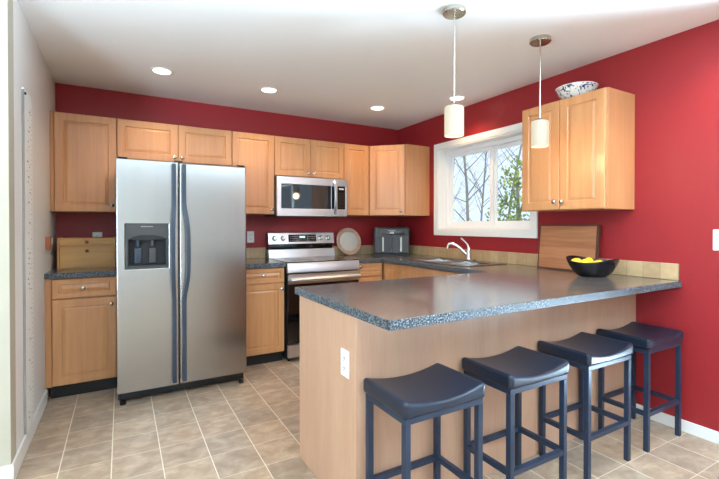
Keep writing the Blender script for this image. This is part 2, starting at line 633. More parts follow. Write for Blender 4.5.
def copy_tree(o, parent=None):
    c = o.copy()
    C.objects.link(c)
    if parent is not None:
        c.parent = parent
    for ch in list(o.children):
        copy_tree(ch, c)
    return c


ALONG_Y = Matrix.Rotation(R(90), 4, 'X')       # lathe axis z -> -y (towards the room)


# ------------------------------------------------------------------ the room
struct('floor', MB().box(XL - .2, W + .2, YR - .2, .2, -.06, 0), M_FLOOR, 'tan stone-look square vinyl tile floor', 'floor')
struct('ceiling', MB().box(XL - .2, W + .2, YR - .2, .2, H, H + .1), M_CEIL, 'flat white ceiling', 'ceiling')
struct('wall_back', MB().box(-.12, W, 0, .12, 0, H), M_RED, 'red painted wall behind the range', 'wall')
WY0, WY1, WZ0, WZ1 = -1.94, -.765, 1.205, 2.063
struct('wall_right', MB().slab([YR, -5.75, -3.40, WY0, WY1, .12], [0, .06, WZ0, WZ1, 2.15, H], {(3, 2), (1, 1), (1, 2), (1, 3)}, W, W + .18, 'x'), M_RED, 'red painted wall with the window', 'wall')
struct('wall_left', MB().box(-.12, 0, -1.5395, 0, 0, H), M_BEIGE, 'beige painted wall end beside the cabinets', 'wall')
struct('wall_dining', MB().box(XL, 0, -1.66, -1.54, 0, H), M_CREAM_DIMMED, 'beige wall returning past the corner', 'wall')
struct('wall_side', MB().slab([YR, -6.0, -3.4, -1.54], [0, .45, 2.15, H], {(1, 1)}, XL - .12, XL, 'x'), M_BEIGE, 'beige side wall behind the viewer', 'wall')
struct('wall_rear', MB().slab([XL - .12, -4.1, -2.1, W], [0, .06, 2.15, H], {(1, 1)}, YR - .12, YR, 'y'), M_BEIGE, 'beige rear wall behind the viewer', 'wall')


def base_board(name, x0, x1, y0, y1, h, label):
    struct(name, MB().box(x0, x1, y0, y1, 0, h, .004), M_TRIM, label, 'baseboard')


base_board('baseboard_left', 0, .013, -1.672, -.606, .095, 'white baseboard along the beige wall')
base_board('baseboard_dining', XL, .013, -1.673, -1.66, .095, 'white baseboard on the wall return')
base_board('baseboard_right', W - .013, W, -3.40, -2.754, .07, 'cream baseboard below the red wall')
base_board('baseboard_rear', -2.1, W - .013, YR, YR + .013, .09, 'white baseboard on the rear wall')


def ring_x(mb, y0, y1, z0, z1, w, x0, x1, bev=.002):
    mb.slab([y0, y0 + w, y1 - w, y1], [z0, z0 + w, z1 - w, z1], {(1, 1)}, x0, x1, 'x', bev)
    return mb


def window_unit(n, label):
    o = bpy.data.objects.new('window_%d' % n, None)
    C.objects.link(o)
    o['kind'] = 'structure'
    o['label'], o['category'] = label, 'window'
    return o


w1 = window_unit(1, 'white framed two-pane sliding window over the sink')
ring_x(MB(), WY0 - .062, WY1 + .062, WZ0 - .06, WZ1 + .062, .060, W - .018, W, .004).build('casing', M_TRIM, w1)
ring_x(MB(), WY0, WY1, WZ0, WZ1, .012, W - .012, W + .10, .001).build('jamb', M_TRIM, w1)
ring_x(MB(), WY0 + .012, WY1 - .012, WZ0 + .012, WZ1 - .012, .040, W + .095, W + .165, .003).build('window_frame', M_WHITEP, w1)
for (a, b, x0, x1) in ((-1.41, -.817, W + .115, W + .135), (-1.888, -1.40, W + .137, W + .157)):
    sash = ring_x(MB(), a, b, WZ0 + .052, WZ1 - .052, .038 if a > -1.5 else .036, x0, x1, .003).build('sash', M_WHITEP, w1)
    wd_ = .038 if a > -1.5 else .036
    MB().box((x0 + x1) / 2 - .003, (x0 + x1) / 2 + .003, a + wd_, b - wd_, WZ0 + .052 + wd_, WZ1 - .052 - wd_).build('pane', M_GLASS, sash)


def simple_opening(o, axis, a, b, z0, z1, w, posts):
    m = MB()
    us = [a, a + .06, b - .06, b]
    m.slab(us, [z0, z0 + .06, z1 - .06, z1], {(1, 1)}, w - .10, w - .03, axis, .003)
    m.build('window_frame', M_WHITEP, o)
    for p in posts:
        q = MB()
        if axis == 'y':
            q.box(p - .03, p + .03, w - .09, w - .04, z0 + .06, z1 - .06)
        else:
            q.box(w - .09, w - .04, p - .03, p + .03, z0 + .06, z1 - .06)
        q.build('mullion', M_WHITEP, o)
    g = MB()
    if axis == 'y':
        g.box(a + .06, b - .06, w - .068, w - .062, z0 + .06, z1 - .06)
    else:
        g.box(w - .068, w - .062, a + .06, b - .06, z0 + .06, z1 - .06)
    g.build('pane', M_GLASS, o)


d1 = bpy.data.objects.new('door_1', None)
C.objects.link(d1)
d1['kind'], d1['label'], d1['category'] = 'structure', 'white framed glass patio door in the red wall beyond the counter', 'door'
simple_opening(d1, 'x', -5.75, -3.40, .06, 2.15, W + .12, [-4.58])
simple_opening(window_unit(2, 'tall window in the rear wall'), 'y', -4.1, -2.1, .06, 2.15, YR, [-3.1])
simple_opening(window_unit(3, 'wide window in the dining side wall'), 'x', -6.0, -3.4, .45, 2.15, XL, [-4.7])

# ------------------------------------------------------------------ cabinets
T = .019


def front(mb, x0, x1, z0, z1, yf, stile=.055, drawer=False):
    """a routed raised-panel front whose face lies at y = yf - T"""
    f = yf - T
    st = stile if not drawer else min(stile, (z1 - z0) * .27)
    I = lambda i, y: (x0 + i, x1 - i, z0 + i, z1 - i, y)
    mb.rings([I(0, yf), I(0, f + .004), I(.0015, f + .0012), I(.004, f), I(st, f), I(st + .005, f + .007), I(st + .010, f + .007),
              I(st + .026, f + .0015), I(st + .030, f + .001)])
    return mb


KNOB = [(.0055, 0), (.0055, .010), (.008, .014), (.0135, .017), (.0155, .021), (.0145, .025), (.009, .0285), (.001, .0295)]


def knob(parent, x, z, y):
    MB().lathe(KNOB, 20, Matrix.Translation((x, y, z)) @ ALONG_Y).build('knob', M_NICKEL, parent)


def cabinet(name, label, loc, rz, w, d, z0, z1, fronts, kick=0.0, filler=None, cat='cabinet', group=None):
    """local frame: back at y=0, room at -y, x to the right; carcass depth d - T"""
    t = thing(name, label, cat, loc, rz, group)
    yf = -(d - T)
    bk, xa, tz = (-.022, .022, z1 if name != 'sink_cabinet' else .735) if kick else (0, 0, z1)
    MB().box(xa if (filler or name == 'corner_base_cabinet') else 0, w, yf, bk, z0 + kick, tz, .0012, 1).build('carcass', M_MAPLE, t)
    if filler:
        MB().box(filler[0], filler[1], yf - T + .004, yf - .0005, z0 + kick + .001, z1 - .001, .001, 1).build('filler_strip', M_MAPLE_D, t)
    if kick:
        MB().box(.023 if filler else .003, w, -(d - .07), -.03, z0, z0 + kick - .0005).build('toe_kick', M_KICK, t)
    for (nm, a, b, c, e, kn) in fronts:
        o = front(MB(), a, b, c, e, yf - .0005, drawer=(nm == 'drawer')).build(nm, M_MAPLE, t, ang=12)
        if kn:
            knob(o, kn[0], kn[1], yf - T)
    return t


zB, zT = 1.3577, 2.1216
gU = 'maple wall cabinets on the back wall'
cabinet('wall_cabinet', 'tall single-door maple wall cabinet above the wooden bread box', (0, 0, 0), 0, .440, .33, zB, zT,
        [('door', .028, .438, zB + .003, zT - .003, (.405, zB + .055))], filler=(0, .025), group=gU)
cabinet('wall_cabinet', 'short two-door maple wall cabinet above the refrigerator', (.442, 0, 0), 0, .913, .33, 1.795, zT,
        [('door', .002, .456, 1.798, zT - .003, (.428, 1.835)), ('door', .460, .911, 1.798, zT - .003, (.488, 1.835))], group=gU)
cabinet('wall_cabinet', 'tall single-door maple wall cabinet between refrigerator and microwave', (1.357, 0, 0), 0, .400, .33, zB, zT,
        [('door', .002, .398, zB + .003, zT - .003, (.372, zB + .045))], group=gU)
cabinet('wall_cabinet', 'short two-door maple wall cabinet directly above the microwave', (1.759, 0, 0), 0, .756, .33, 1.735, zT,
        [('door', .002, .376, 1.738, zT - .003, (.348, 1.772)), ('door', .380, .754, 1.738, zT - .003, (.408, 1.772))], group=gU)
cabinet('wall_cabinet', 'narrow single-door maple wall cabinet right of the microwave', (2.517, 0, 0), 0, .306, .33, zB, zT,
        [('door', .002, .304, zB + .003, zT - .003, None)], group=gU)
# corner cabinet with a diagonal door
A, B = Vector((2.8285, -.33)), Vector((W - .33, -.61))
nrm = Vector((B.y - A.y, -(B.x - A.x))).normalized()
t = thing('corner_cabinet', 'maple corner wall cabinet with angled door above the air fryer', 'cabinet', (0, 0, 0))
a2, b2 = A - nrm * T, B - nrm * T
MB().prism([(2.8245, 0), (W, 0), (W, -.61), (W - .33 + .008, -.61), (b2.x, b2.y), (a2.x, a2.y), (2.8245, -.325)], zB, zT).build('carcass', M_MAPLE, t)
ln = (B - A).length
dr = front(MB(), .004, ln - .010, zB + .003, zT - .003, -.0005).build('door', M_MAPLE, t, (a2.x, a2.y, 0), (0, 0, math.atan2(B.y - A.y, B.x - A.x)), ang=12)
knob(dr, ln - .045, zB + .045, -T)
cabinet('wall_cabinet', 'two-door maple wall cabinet on the right wall beside the window', (W, -2.1044, 0), R(-90), .634, .33, zB, zT,
        [('door', .002, .309, zB + .003, zT - .003, (.283, zB + .058)), ('door', .312, .626, zB + .003, zT - .003, (.338, zB + .058))])

BZ = .874
cabinet('base_cabinet', 'maple base cabinet with drawer and door left of the refrigerator', (0, 0, 0), 0, .437, .605, 0, BZ,
        [('drawer', .040, .432, .726, .868, (.226, .797)), ('door', .040, .432, .105, .719, (.402, .668))], kick=.10, filler=(0, .036))
cabinet('base_cabinet', 'maple base cabinet with drawer and door between refrigerator and range', (1.357, 0, 0), 0, .404, .605, 0, BZ,
        [('drawer', .003, .401, .735, .868, (.203, .806)), ('door', .003, .401, .105, .729, (.372, .678))], kick=.10)
cabinet('base_cabinet', 'narrow maple base cabinet right of the range', (2.520, 0, 0), 0, .312, .605, 0, BZ,
        [('drawer', .003, .300, .735, .868, (.035, .835)), ('door', .003, .300, .105, .729, None)], kick=.10)
cabinet('corner_base_cabinet', 'maple corner base cabinet under the air fryer', (W, 0, 0), R(-90), .885, .605, 0, BZ,
        [('door', .612, .882, .105, .868, None)], kick=.10)
cabinet('sink_cabinet', 'maple base cabinet under the double sink', (W, -.887, 0), R(-90), .86, .605, 0, BZ,
        [('false_front', .003, .857, .735, .868, None), ('door', .003, .427, .105, .729, (.39, .68)), ('door', .431, .857, .105, .729, (.468, .68))], kick=.10)
cabinet('base_cabinet', 'narrow maple base cabinet between sink and peninsula', (W, -1.749, 0), R(-90), .378, .605, 0, BZ,
        [('drawer', .003, .37, .735, .868, (.187, .80)), ('door', .003, .37, .105, .729, (.05, .68))], kick=.10)

# peninsula
t = thing('peninsula_cabinet', 'pale maple panelled peninsula under the speckled bar counter', 'cabinet', (0, 0, 0))
MB().box(1.322, W - .001, -2.735, -2.150, .10, BZ).build('carcass', M_MAPLE, t)
MB().box(1.322, W - .002, -2.70, -2.20, 0, .0995).build('toe_kick', M_KICK, t)
MB().box(1.303, 1.3215, -2.7352, -2.132, 0, BZ, .0015, 1).build('end_panel', M_PANEL, t)
MB().box(1.303, W - .001, -2.752, -2.7355, 0, BZ, .001, 1).build('back_panel', M_PANEL, t)
for k in range(3):
    x0 = 1.33 + k * .486
    o = front(MB(), -x0 - .48, -x0, .105, .868, -.0005).build('door', M_MAPLE, t, (0, -2.15, 0), (0, 0, PI), ang=12)
    knob(o, -x0 - .44, .80, -T)

# ------------------------------------------------------------------ worktops and tile strips
cz0, cz1 = .8745, .914
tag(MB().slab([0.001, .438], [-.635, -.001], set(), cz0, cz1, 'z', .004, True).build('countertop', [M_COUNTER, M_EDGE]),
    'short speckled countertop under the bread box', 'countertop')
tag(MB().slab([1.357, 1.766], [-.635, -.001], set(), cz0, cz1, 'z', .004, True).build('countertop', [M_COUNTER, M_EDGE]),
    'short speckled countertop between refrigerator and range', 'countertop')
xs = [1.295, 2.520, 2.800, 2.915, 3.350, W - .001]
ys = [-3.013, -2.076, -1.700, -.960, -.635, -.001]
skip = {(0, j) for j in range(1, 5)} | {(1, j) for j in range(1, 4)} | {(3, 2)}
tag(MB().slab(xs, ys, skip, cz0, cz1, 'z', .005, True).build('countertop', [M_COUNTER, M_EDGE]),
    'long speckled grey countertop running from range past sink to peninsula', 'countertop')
tag(MB().box(1.357, 1.766, -.012, -.0005, .9145, 1.022, .002, 1).build('tile_backsplash', M_TILE_X), 'short tile backsplash left of the range below an outlet', 'backsplash')
tag(MB().box(2.520, W - .0135, -.012, -.0005, .9145, 1.016, .002, 1).build('tile_backsplash', M_TILE_X), 'tile backsplash behind the round plate and air fryer', 'backsplash')
tag(MB().box(W - .0125, W - .0005, -2.998, -.0005, .9145, 1.016, .002, 1).build('tile_backsplash', M_TILE_Y), 'long beige tile backsplash along the right wall below the window', 'backsplash')

# ------------------------------------------------------------------ refrigerator
FX0, FX1, FY, FZ = .4395, 1.327, -.9486, 1.712
t = thing('refrigerator', 'stainless side-by-side refrigerator with black dispenser and slate handles', 'refrigerator', (FX0, 0, 0))
fw = FX1 - FX0
MB().box(.004, fw - .004, -.865, -.04, .02, FZ - .012, .006).build('cabinet_body', M_DGREY, t)
SX = .3945
dl = MB()
dl.slab([0, .053, .326, SX - .002], [.088, .947, 1.261, FZ], {(1, 1)}, FY, -.869, 'y', .008)
dl = dl.build('freezer_door', M_STEEL, t, ang=30)
MB().box(SX + .002, fw, FY, -.869, .088, FZ, .014, 4).build('refrigerator_door', M_STEEL, t).name = 'fridge_door'
for px in (.04, SX, fw - .04):
    MB().box(px - .03, px + .03, -.94, -.82, FZ - .0115 if px == SX else FZ + .0005, FZ + .012, .004).build('hinge_cover', M_BLACK, t)
g = MB().box(.01, fw - .01, -.885, -.80, .025, .082, .004)
for k in range(5):
    g.box(.03, fw - .03, -.889, -.884, .032 + k * .009, .036 + k * .009)
g.build('kick_grille', M_BLACK, t)
for px in (.035, fw - .035):
    MB().lathe([(.018, 0), (.02, .006), (.02, .02), (.012, .026)], 16, Matrix.Translation((px, -.905, 0))).build('foot', M_BLACK, t)


def fridge_handle(px, sgn):
    pts = []
    for k in range(33):
        u = k / 32
        z = .115 + u * 1.58
        c = max(0, 1 - ((z - 1.06) / .36) ** 2)
        b = c * c * (3 - 2 * c)
        pts.append((px + sgn * .026 * b, FY - .022 - .026 * b, z))
    m = MB().sweep(pts, .027, .018, (1, 0, 0))
    m.box(px - .012, px + .012, FY - .022, FY + .001, .115, .16, .003)
    m.box(px - .012, px + .012, FY - .022, FY + .001, 1.65, 1.695, .003)
    return m


fridge_handle(SX - .034, -.35).build('door_handle', M_HANDLE, t)
fridge_handle(SX + .034, 1).build('door_handle', M_HANDLE, t)
MB().box(SX - .002, SX + .002, -.94, -.87, .09, FZ - .01).build('door_gasket', M_BLACK, t)
dsp = MB()
dsp.slab([.0535, .071, .309, .3255], [.9475, .968, 1.155, 1.2605], {(1, 1)}, FY - .006, FY + .008, 'y', .003)
dsp = dsp.build('dispenser', M_PANELGREY, t)
n_ = MB()
n_.box(.071, .309, FY + .0625, FY + .068, .968, 1.155)
n_.box(.071, .074, FY + .008, FY + .0625, .968, 1.155)
n_.box(.306, .309, FY + .008, FY + .0625, .968, 1.155)
n_.box(.071, .309, FY + .008, FY + .0625, 1.152, 1.155)
n_.box(.071, .309, FY + .008, FY + .0625, .968, .972)
n_.build('recess', M_RECESS, dsp)
arc = MB()
arc.prism([(.080, 1.150)] + [(.19 + .11 * math.cos(a), 1.155 + .030 * math.sin(a)) for a in [PI - PI * k / 12 for k in range(13)]] + [(.30, 1.150)], 0, .004,
          Matrix(((1, 0, 0, 0), (0, 0, -1, FY - .006), (0, 1, 0, 0), (0, 0, 0, 1))))
arc.build('control_arc', M_RECESS, dsp)
for px, mm in ((.132, M_HANDLE), (.225, M_PANELGREY)):
    p = MB().box(px - .022, px + .022, FY + .030, FY + .042, .985, 1.09, .006)
    p.lathe([(.012, 0), (.012, .04)], 14, Matrix.Translation((px, FY + .035, 1.105)))
    p.build('paddle', mm, dsp)
lg = MB()
for k in range(9):
    lg.box(.150 + k * .0085, .156 + k * .0085, FY - .0068, FY - .0055, 1.240, 1.247)
lg.build('wordmark', M_DIM, dsp)
lg = MB()
for k in range(7):
    lg.box(.150 + k * .013, .158 + k * .013, FY - .0068, FY - .0055, 1.200 + .004 * math.sin(k * 1.4), 1.211 + .004 * math.sin(k * 1.4))
lg.build('control_print', M_PANELGREY, dsp)

# ------------------------------------------------------------------ range
RX0, RX1 = 1.771, 2.514
rw = RX1 - RX0
t = thing('range', 'stainless electric range with black oven door between the base cabinets', 'stove', (RX0, 0, 0))
MB().box(0, rw, -.618, -.02, .03, .905, .002, 1).build('body', M_BLACK, t)
for px in (.04, rw - .04):
    for py in (-.58, -.06):
        MB().lathe([(.016, 0), (.016, .0295)], 12, Matrix.Translation((px, py, 0))).build('foot', M_BLACK, t)
ck = MB().box(0, rw, -.645, -.10, .9055, .917, .003)
ck = ck.build('cooktop', M_BGLASS, t)
for px, py, rr in ((.2, -.5, .10), (.55, -.5, .11), (.2, -.24, .08), (.55, -.24, .085)):
    MB().lathe([(rr, 0), (rr, .0006), (rr - .004, .0006), (rr - .004, 0)], 40, Matrix.Translation((px, py, .9171)), False, False).build('burner_ring', M_DGREY, ck)
MB().prism([(-.6195, .818), (-.664, .818), (-.667, .826), (-.664, .85), (-.658, .88), (-.648, .905), (-.640, .912), (-.6195, .912)], 0, rw, Matrix(((0, 0, 1, 0), (1, 0, 0, 0), (0, 1, 0, 0), (0, 0, 0, 1)))).build('front_band', M_STEELH, t)
od = MB()
od.box(.004, rw - .004, -.655, -.6195, .168, .806, .004)
od = od.build('oven_door', M_BGLASS, t)
MB().box(.004, rw - .004, -.660, -.6555, .715, .806, .002, 1).build('door_trim', M_STEELH, od)
hb = MB()
hb.tube([(.015, -.700, .757), (.10, -.704, .757), (rw / 2, -.706, .757), (rw - .10, -.704, .757), (rw - .015, -.700, .757)], .021, 20)
for px in (.05, rw - .05):
    hb.box(px - .014, px + .014, -.695, -.659, .742, .772, .003)
hb.build('handle', M_STEELH, od)
MB().box(.004, rw - .004, -.655, -.6195, .045, .160, .005).build('storage_drawer', M_STEELH, t)
bg_ = thing_bg = MB()
bg_.box(0, rw, -.10, -.02, .906, .925)
bg_.prism([(-.115, .9175), (-.02, .9175), (-.02, 1.0), (-.095, 1.0)], 0, rw, Matrix(((0, 0, 1, 0), (1, 0, 0, 0), (0, 1, 0, 0), (0, 0, 0, 1))))
bgo = bg_.build('backguard', M_STEELH, t)
MB().box(.004, rw - .004, -.062, -.02, 1.0, 1.060).build('vent_slot', M_BGLASS, bgo)
cp = MB()
cp.prism([(-.098, 1.058), (-.02, 1.058), (-.02, 1.176), (-.070, 1.176), (-.078, 1.170)], 0, rw, Matrix(((0, 0, 1, 0), (1, 0, 0, 0), (0, 1, 0, 0), (0, 0, 0, 1))))
cp = cp.build('control_panel', M_STEELH, bgo)
sl = math.atan2(.02, .112)
FACE = Matrix.Translation((0, -.088, 1.115)) @ Matrix.Rotation(-sl, 4, 'X')
MB().box(.215, .53, -.0035, .004, -.038, .040, .002, 1, mat=FACE).build('display_glass', M_BGLASS, bgo)
MB().box(.34, .40, -.0042, -.003, .004, .022, mat=FACE).build('clock', M_DISPLAY, bgo)
for x0 in (.23, .425):
    kp = MB()
    for i in range(5):
        for j in range(3):
            kp.box(x0 + i * .020, x0 + i * .020 + .011, -.0042, -.003, -.025 + j * .02, -.022 + j * .02, mat=FACE)
    kp.build('touch_print', M_MARK, bgo)
for px in (.065, .155, .585, .672):
    k_ = MB()
    k_.lathe([(.026, 0), (.026, .005), (.021, .008), (.019, .026), (.016, .029), (.001, .029)], 24, Matrix.Translation((px, 0, 0)) @ ALONG_Y)
    k_.box(px - .003, px + .003, -.0335, -.028, -.017, .017, .001)
    ko = k_.build('control_knob', M_NICKEL, bgo)
    ko.matrix_basis = FACE

# ------------------------------------------------------------------ microwave
MX0, MX1, MZ0, MZ1 = 1.760, 2.514, 1.334, 1.728
mw = MX1 - MX0
t = thing('microwave', 'stainless over-the-range microwave with dark glass door', 'microwave', (MX0, 0, MZ0))
mh = MZ1 - MZ0
m_ = MB().box(0, mw, -.372, -.004, .004, mh, .003)
for k in range(8):
    m_.box(.05 + k * .085, .10 + k * .085, -.30, -.12, .0, .005)
m_.build('casing', M_DGREY, t)
dx = .632
md = MB()
md.slab([0, .042, .572, dx], [.008, .082, .318, mh - .002], {(1, 1)}, -.402, -.3735, 'y', .004)
md = md.build('door', M_STEELH, t)
MB().box(.041, .573, -.3965, -.380, .081, .319).build('glass', M_MWGLASS, md)
MB().box(.575, .6315, -.4035, -.4015, .084, .316).build('handle_recess', M_BLACK, md)
pts = [(.604, -.4035 - .040 * math.sin(PI * k / 16) ** .6, .04 + k * (.325 - .0) / 16) for k in range(17)]
MB().sweep(pts, .026, .016, (1, 0, 0)).build('handle', M_STEELH, md)
mp_ = MB()
mp_.slab([dx + .002, dx + .012, mw - .020, mw], [.008, .082, .318, mh - .002], {(1, 1)}, -.402, -.3735, 'y', .004)
mp_ = mp_.build('control_panel', M_STEELH, t)
MB().box(dx + .011, mw - .019, -.3985, -.380, .081, .319).build('keypad_glass', M_BGLASS, mp_)
kp = MB()
for j in range(7):
    for i in range(3):
        kp.box(dx + .026 + i * .026, dx + .040 + i * .026, -.3992, -.398, .10 + j * .024, .109 + j * .024)
kp.build('keypad', M_PANELGREY, mp_)
MB().box(dx + .030, dx + .085, -.3992, -.398, .284, .300).build('readout', M_MARK, mp_)

# ------------------------------------------------------------------ things on the counters
ct = .9145
t = thing('bread_box', 'two-door pine bread box on the short countertop beside the refrigerator', 'bread box', (.040, -.055, ct))
b_ = MB()
b_.box(0, .012, -.250, 0, 0, .240, .002)
b_.box(.374, .386, -.250, 0, 0, .240, .002)
b_.box(.012, .374, -.242, 0, 0, .012)
b_.box(.012, .374, -.240, 0, .226, .236)
b_.box(.012, .374, -.242, 0, .172, .180)
b_.box(.012, .374, -.008, 0, .012, .226)
b_.build('body', M_PINE, t)
for z0, z1, kz in ((.013, .171, .136), (.182, .225, .206)):
    d_ = MB().box(.014, .372, -.248, -.236, z0, z1, .002).build('door', M_PINE, t)
    MB().lathe([(.005, 0), (.005, .006), (.012, .010), (.0125, .016), (.008, .021), (.001, .022)], 18,
               Matrix.Translation((.193, -.248, kz)) @ ALONG_Y).build('knob', M_KNOBWOOD, d_)

t = thing('decorative_plate', 'round limed-wood plate leaning on the backsplash beside the range', 'plate', (2.715, -.094, ct))
tilt = Matrix.Translation((0, .0, 0)) @ Matrix.Rotation(R(-13), 4, 'X') @ Matrix.Translation((0, 0, .157)) @ ALONG_Y
MB().lathe([(.10, -.006), (.156, .006), (.158, .012), (.153, .018), (.116, .008), (.112, .004)], 48, tilt, True, True).build('rim', M_PLATER, t)
MB().lathe([(.1115, .0035), (.1115, .0075), (.085, .0055), (.03, .0045), (.001, .0045)], 48, tilt).build('center_disc', M_PLATEC, t)

t = thing('air_fryer', 'dark grey two-drawer air fryer in the counter corner', 'air fryer', (3.094, -.374, ct), R(-30))
aw, ah = .400, .312
MB().box(-aw / 2, aw / 2, 0, .262, .014, ah, .022, 4).build('body', M_DGREY, t)
MB().box(-aw / 2 + .004, aw / 2 - .004, .004, .256, 0, .0145, .003).build('base', M_BLACK, t)
MB().box(-aw / 2 + .012, aw / 2 - .012, .012, .25, ah + .0003, ah + .004, .002).build('lid', M_HANDLE, t)
MB().box(-.145, .145, -.005, .004, ah - .082, ah - .018, .003).build('control_panel', M_BGLASS, t)
pr_ = MB()
pr_.box(-.022, .022, -.006, -.0045, ah - .068, ah - .046)
for k in range(6):
    for s in (-1, 1):
        pr_.box(s * (.045 + k * .014) - .003, s * (.045 + k * .014) + .003, -.006, -.0045, ah - .05, ah - .046)
pr_.box(-.045, .045, -.006, -.0045, ah - .037, ah - .031)
pr_.build('panel_print', M_MARK, t)
for s in (-1, 1):
    d_ = MB().box(-.185 if s < 0 else .003, -.003 if s < 0 else .185, -.010, .004, .03, ah - .095, .005).build('drawer', M_DGREY, t)
    MB().box(s * .10 - .011, s * .10 + .011, -.036, -.0095, .045, ah - .105, .006, 3).build('handle', M_MARK, d_)

# sink and faucet
t = thing('sink', 'stainless double-bowl sink set into the counter below the window', 'sink', (0, 0, 0))
SXa, SXb, SYa, SYb = 2.885, 3.385, -1.73, -.93
rim = MB()
rim.slab([SXa, 2.925, 3.270, SXb], [SYa, -1.690, -1.345, -1.315, -.970, SYb], {(1, 1), (1, 3)}, .9146, .9205, 'z', .002)
rim.build('rim', M_STEEL, t)


def bowl_mesh(x0, x1, y0, y1, z1, dep):
    t_ = bmesh.new()
    rr = []
    for i, z in ((0, z1), (.004, z1 - .02), (.014, z1 - dep + .03), (.05, z1 - dep), (.15, z1 - dep - .004)):
        rr.append([t_.verts.new(p) for p in ((x0 + i, y0 + i, z), (x1 - i, y0 + i, z), (x1 - i, y1 - i, z), (x0 + i, y1 - i, z))])
    for a, b in zip(rr, rr[1:]):
        for i in range(4):
            t_.faces.new((a[i], a[(i + 1) % 4], b[(i + 1) % 4], b[i]))
    t_.faces.new(rr[-1])
    m = MB()
    m.merge(t_)
    return m


for y0, y1 in ((-1.690, -1.345), (-1.315, -.970)):
    bo = bowl_mesh(2.9255, 3.2695, y0, y1, .919, .16).build('bowl', M_STEEL, t, ang=60)
    MB().lathe([(.045, 0), (.045, .004), (.035, .002), (.001, .001)], 24, Matrix.Translation((3.10, (y0 + y1) / 2, .7555))).build('drain', M_CHROME, bo)
t = thing('faucet', 'chrome single-lever faucet behind the double sink', 'faucet', (3.325, -1.33, .9207))
MB().box(-.028, .028, -.075, .075, 0, .012, .006, 3).build('base_plate', M_CHROME, t)
MB().lathe([(.026, .0122), (.024, .03), (.022, .085), (.024, .10), (.018, .118), (.001, .124)], 24).build('body', M_CHROME, t)
MB().tube([(-.012, .02, .055), (-.045, .055, .105), (-.075, .090, .140), (-.098, .118, .155), (-.117, .142, .152), (-.124, .152, .132)],
          [.015, .0145, .014, .0135, .0135, .014], 14).build('spout', M_CHROME, t)
MB().lathe([(.015, 0), (.0155, .012), (.0145, .03)], 16, Matrix.Translation((-.124, .152, .106))).build('aerator', M_NICKEL, t)
MB().tube([(0, 0, .115), (-.006, .012, .150), (-.016, .040, .178), (-.028, .075, .205)], [.012, .0095, .0085, .010], 12).build('lever', M_CHROME, t)

# cutting board
t = thing('cutting_board', 'large striped wooden cutting board leaning against the red wall', 'cutting board', (W - .088, -2.294, ct))
tl = Matrix.Rotation(R(5.5), 4, 'Y')
MB().box(0, .028, -.225, .225, .012, .333, .002, mat=tl).build('board', M_BOARD, t)
e_ = MB()
e_.box(0, .030, -.237, -.2252, 0, .345, .002, mat=tl)
e_.box(0, .030, .2252, .237, 0, .345, .002, mat=tl)
e_.box(0, .030, -.2252, .2252, 0, .0118, .002, mat=tl)
e_.box(0, .030, -.2252, .2252, .3332, .345, .002, mat=tl)
e_.build('edge_band', M_BOARDE, t)

# fruit bowl
t = thing('fruit_bowl', 'black glazed wavy-rim bowl holding lemons on the peninsula counter', 'bowl', (3.175, -2.615, ct), R(-30))


def wavy_bowl():
    t_ = bmesh.new()
    n = 56
    prof = [(0.0, .004, 0), (.30, .0, 0), (.50, .0, 0), (.60, .009, .03), (.76, .034, .2), (.90, .070, .65), (.97, .096, .9), (1.0, .114, 1), (.975, .115, 1), (.94, .094, .9), (.87, .070, .65), (.72, .038, .2), (.48, .018, 0), (0.0, .014, 0)]
    rr = []
    for f, z, k in prof:
        row = []
        for i in range(n):
            a = 2 * PI * i / n
            # a = 0 towards the right end, 90 deg towards the wall
            rx, ry = .160, .122
            e = 1 + .05 * math.cos(2 * a) * k
            dz = (-.013 * math.sin(2 * a) + .006 * math.sin(a)) * k
            row.append(t_.verts.new((f * rx * e * math.cos(a), f * ry * e * math.sin(a), z + dz)))
        rr.append(row)
    for a, b in zip(rr, rr[1:]):
        for i in range(n):
            t_.faces.new((a[i], a[(i + 1) % n], b[(i + 1) % n], b[i]))
    bmesh.ops.remove_doubles(t_, verts=t_.verts[:], dist=1e-5)
    m = MB()
    m.merge(t_)
    return m


wavy_bowl().build('bowl_body', M_BOWLB, t, ang=60)


def lemon_mesh():
    pr = []
    for k in range(15):
        a = PI * k / 14
        r = .027 * math.sin(a) ** .8
        z = -.034 * math.cos(a)
        if k in (0, 14):
            r, z = .001, z * 1.13
        elif k in (1, 13):
            r = .008
        pr.append((r, z))
    return MB().lathe(pr, 24)


lem = None
for x, y, z, rx, rz, lab in ((-.104, .008, .094, 80, 20, 'yellow lemon at the left end of the black bowl'),
                             (-.043, .000, .090, 85, 80, 'yellow lemon second from the left in the black bowl'),
                             (.006, .052, .092, 70, 140, 'yellow lemon at the back of the black bowl'),
                             (.030, -.020, .082, 90, 30, 'yellow lemon at the right end of the black bowl')):
    if lem is None:
        lem = o = lemon_mesh().build('lemon', M_LEMON, ang=60)
    else:
        o = lem.copy()
        C.objects.link(o)
    cs, sn = math.cos(R(-30)), math.sin(R(-30))
    o.location = (3.175 + x * cs - y * sn, -2.615 + x * sn + y * cs, ct + z)
    o.rotation_euler = (R(rx), 0, R(rz))
    tag(o, lab, 'lemon', 'lemons in the fruit bowl')

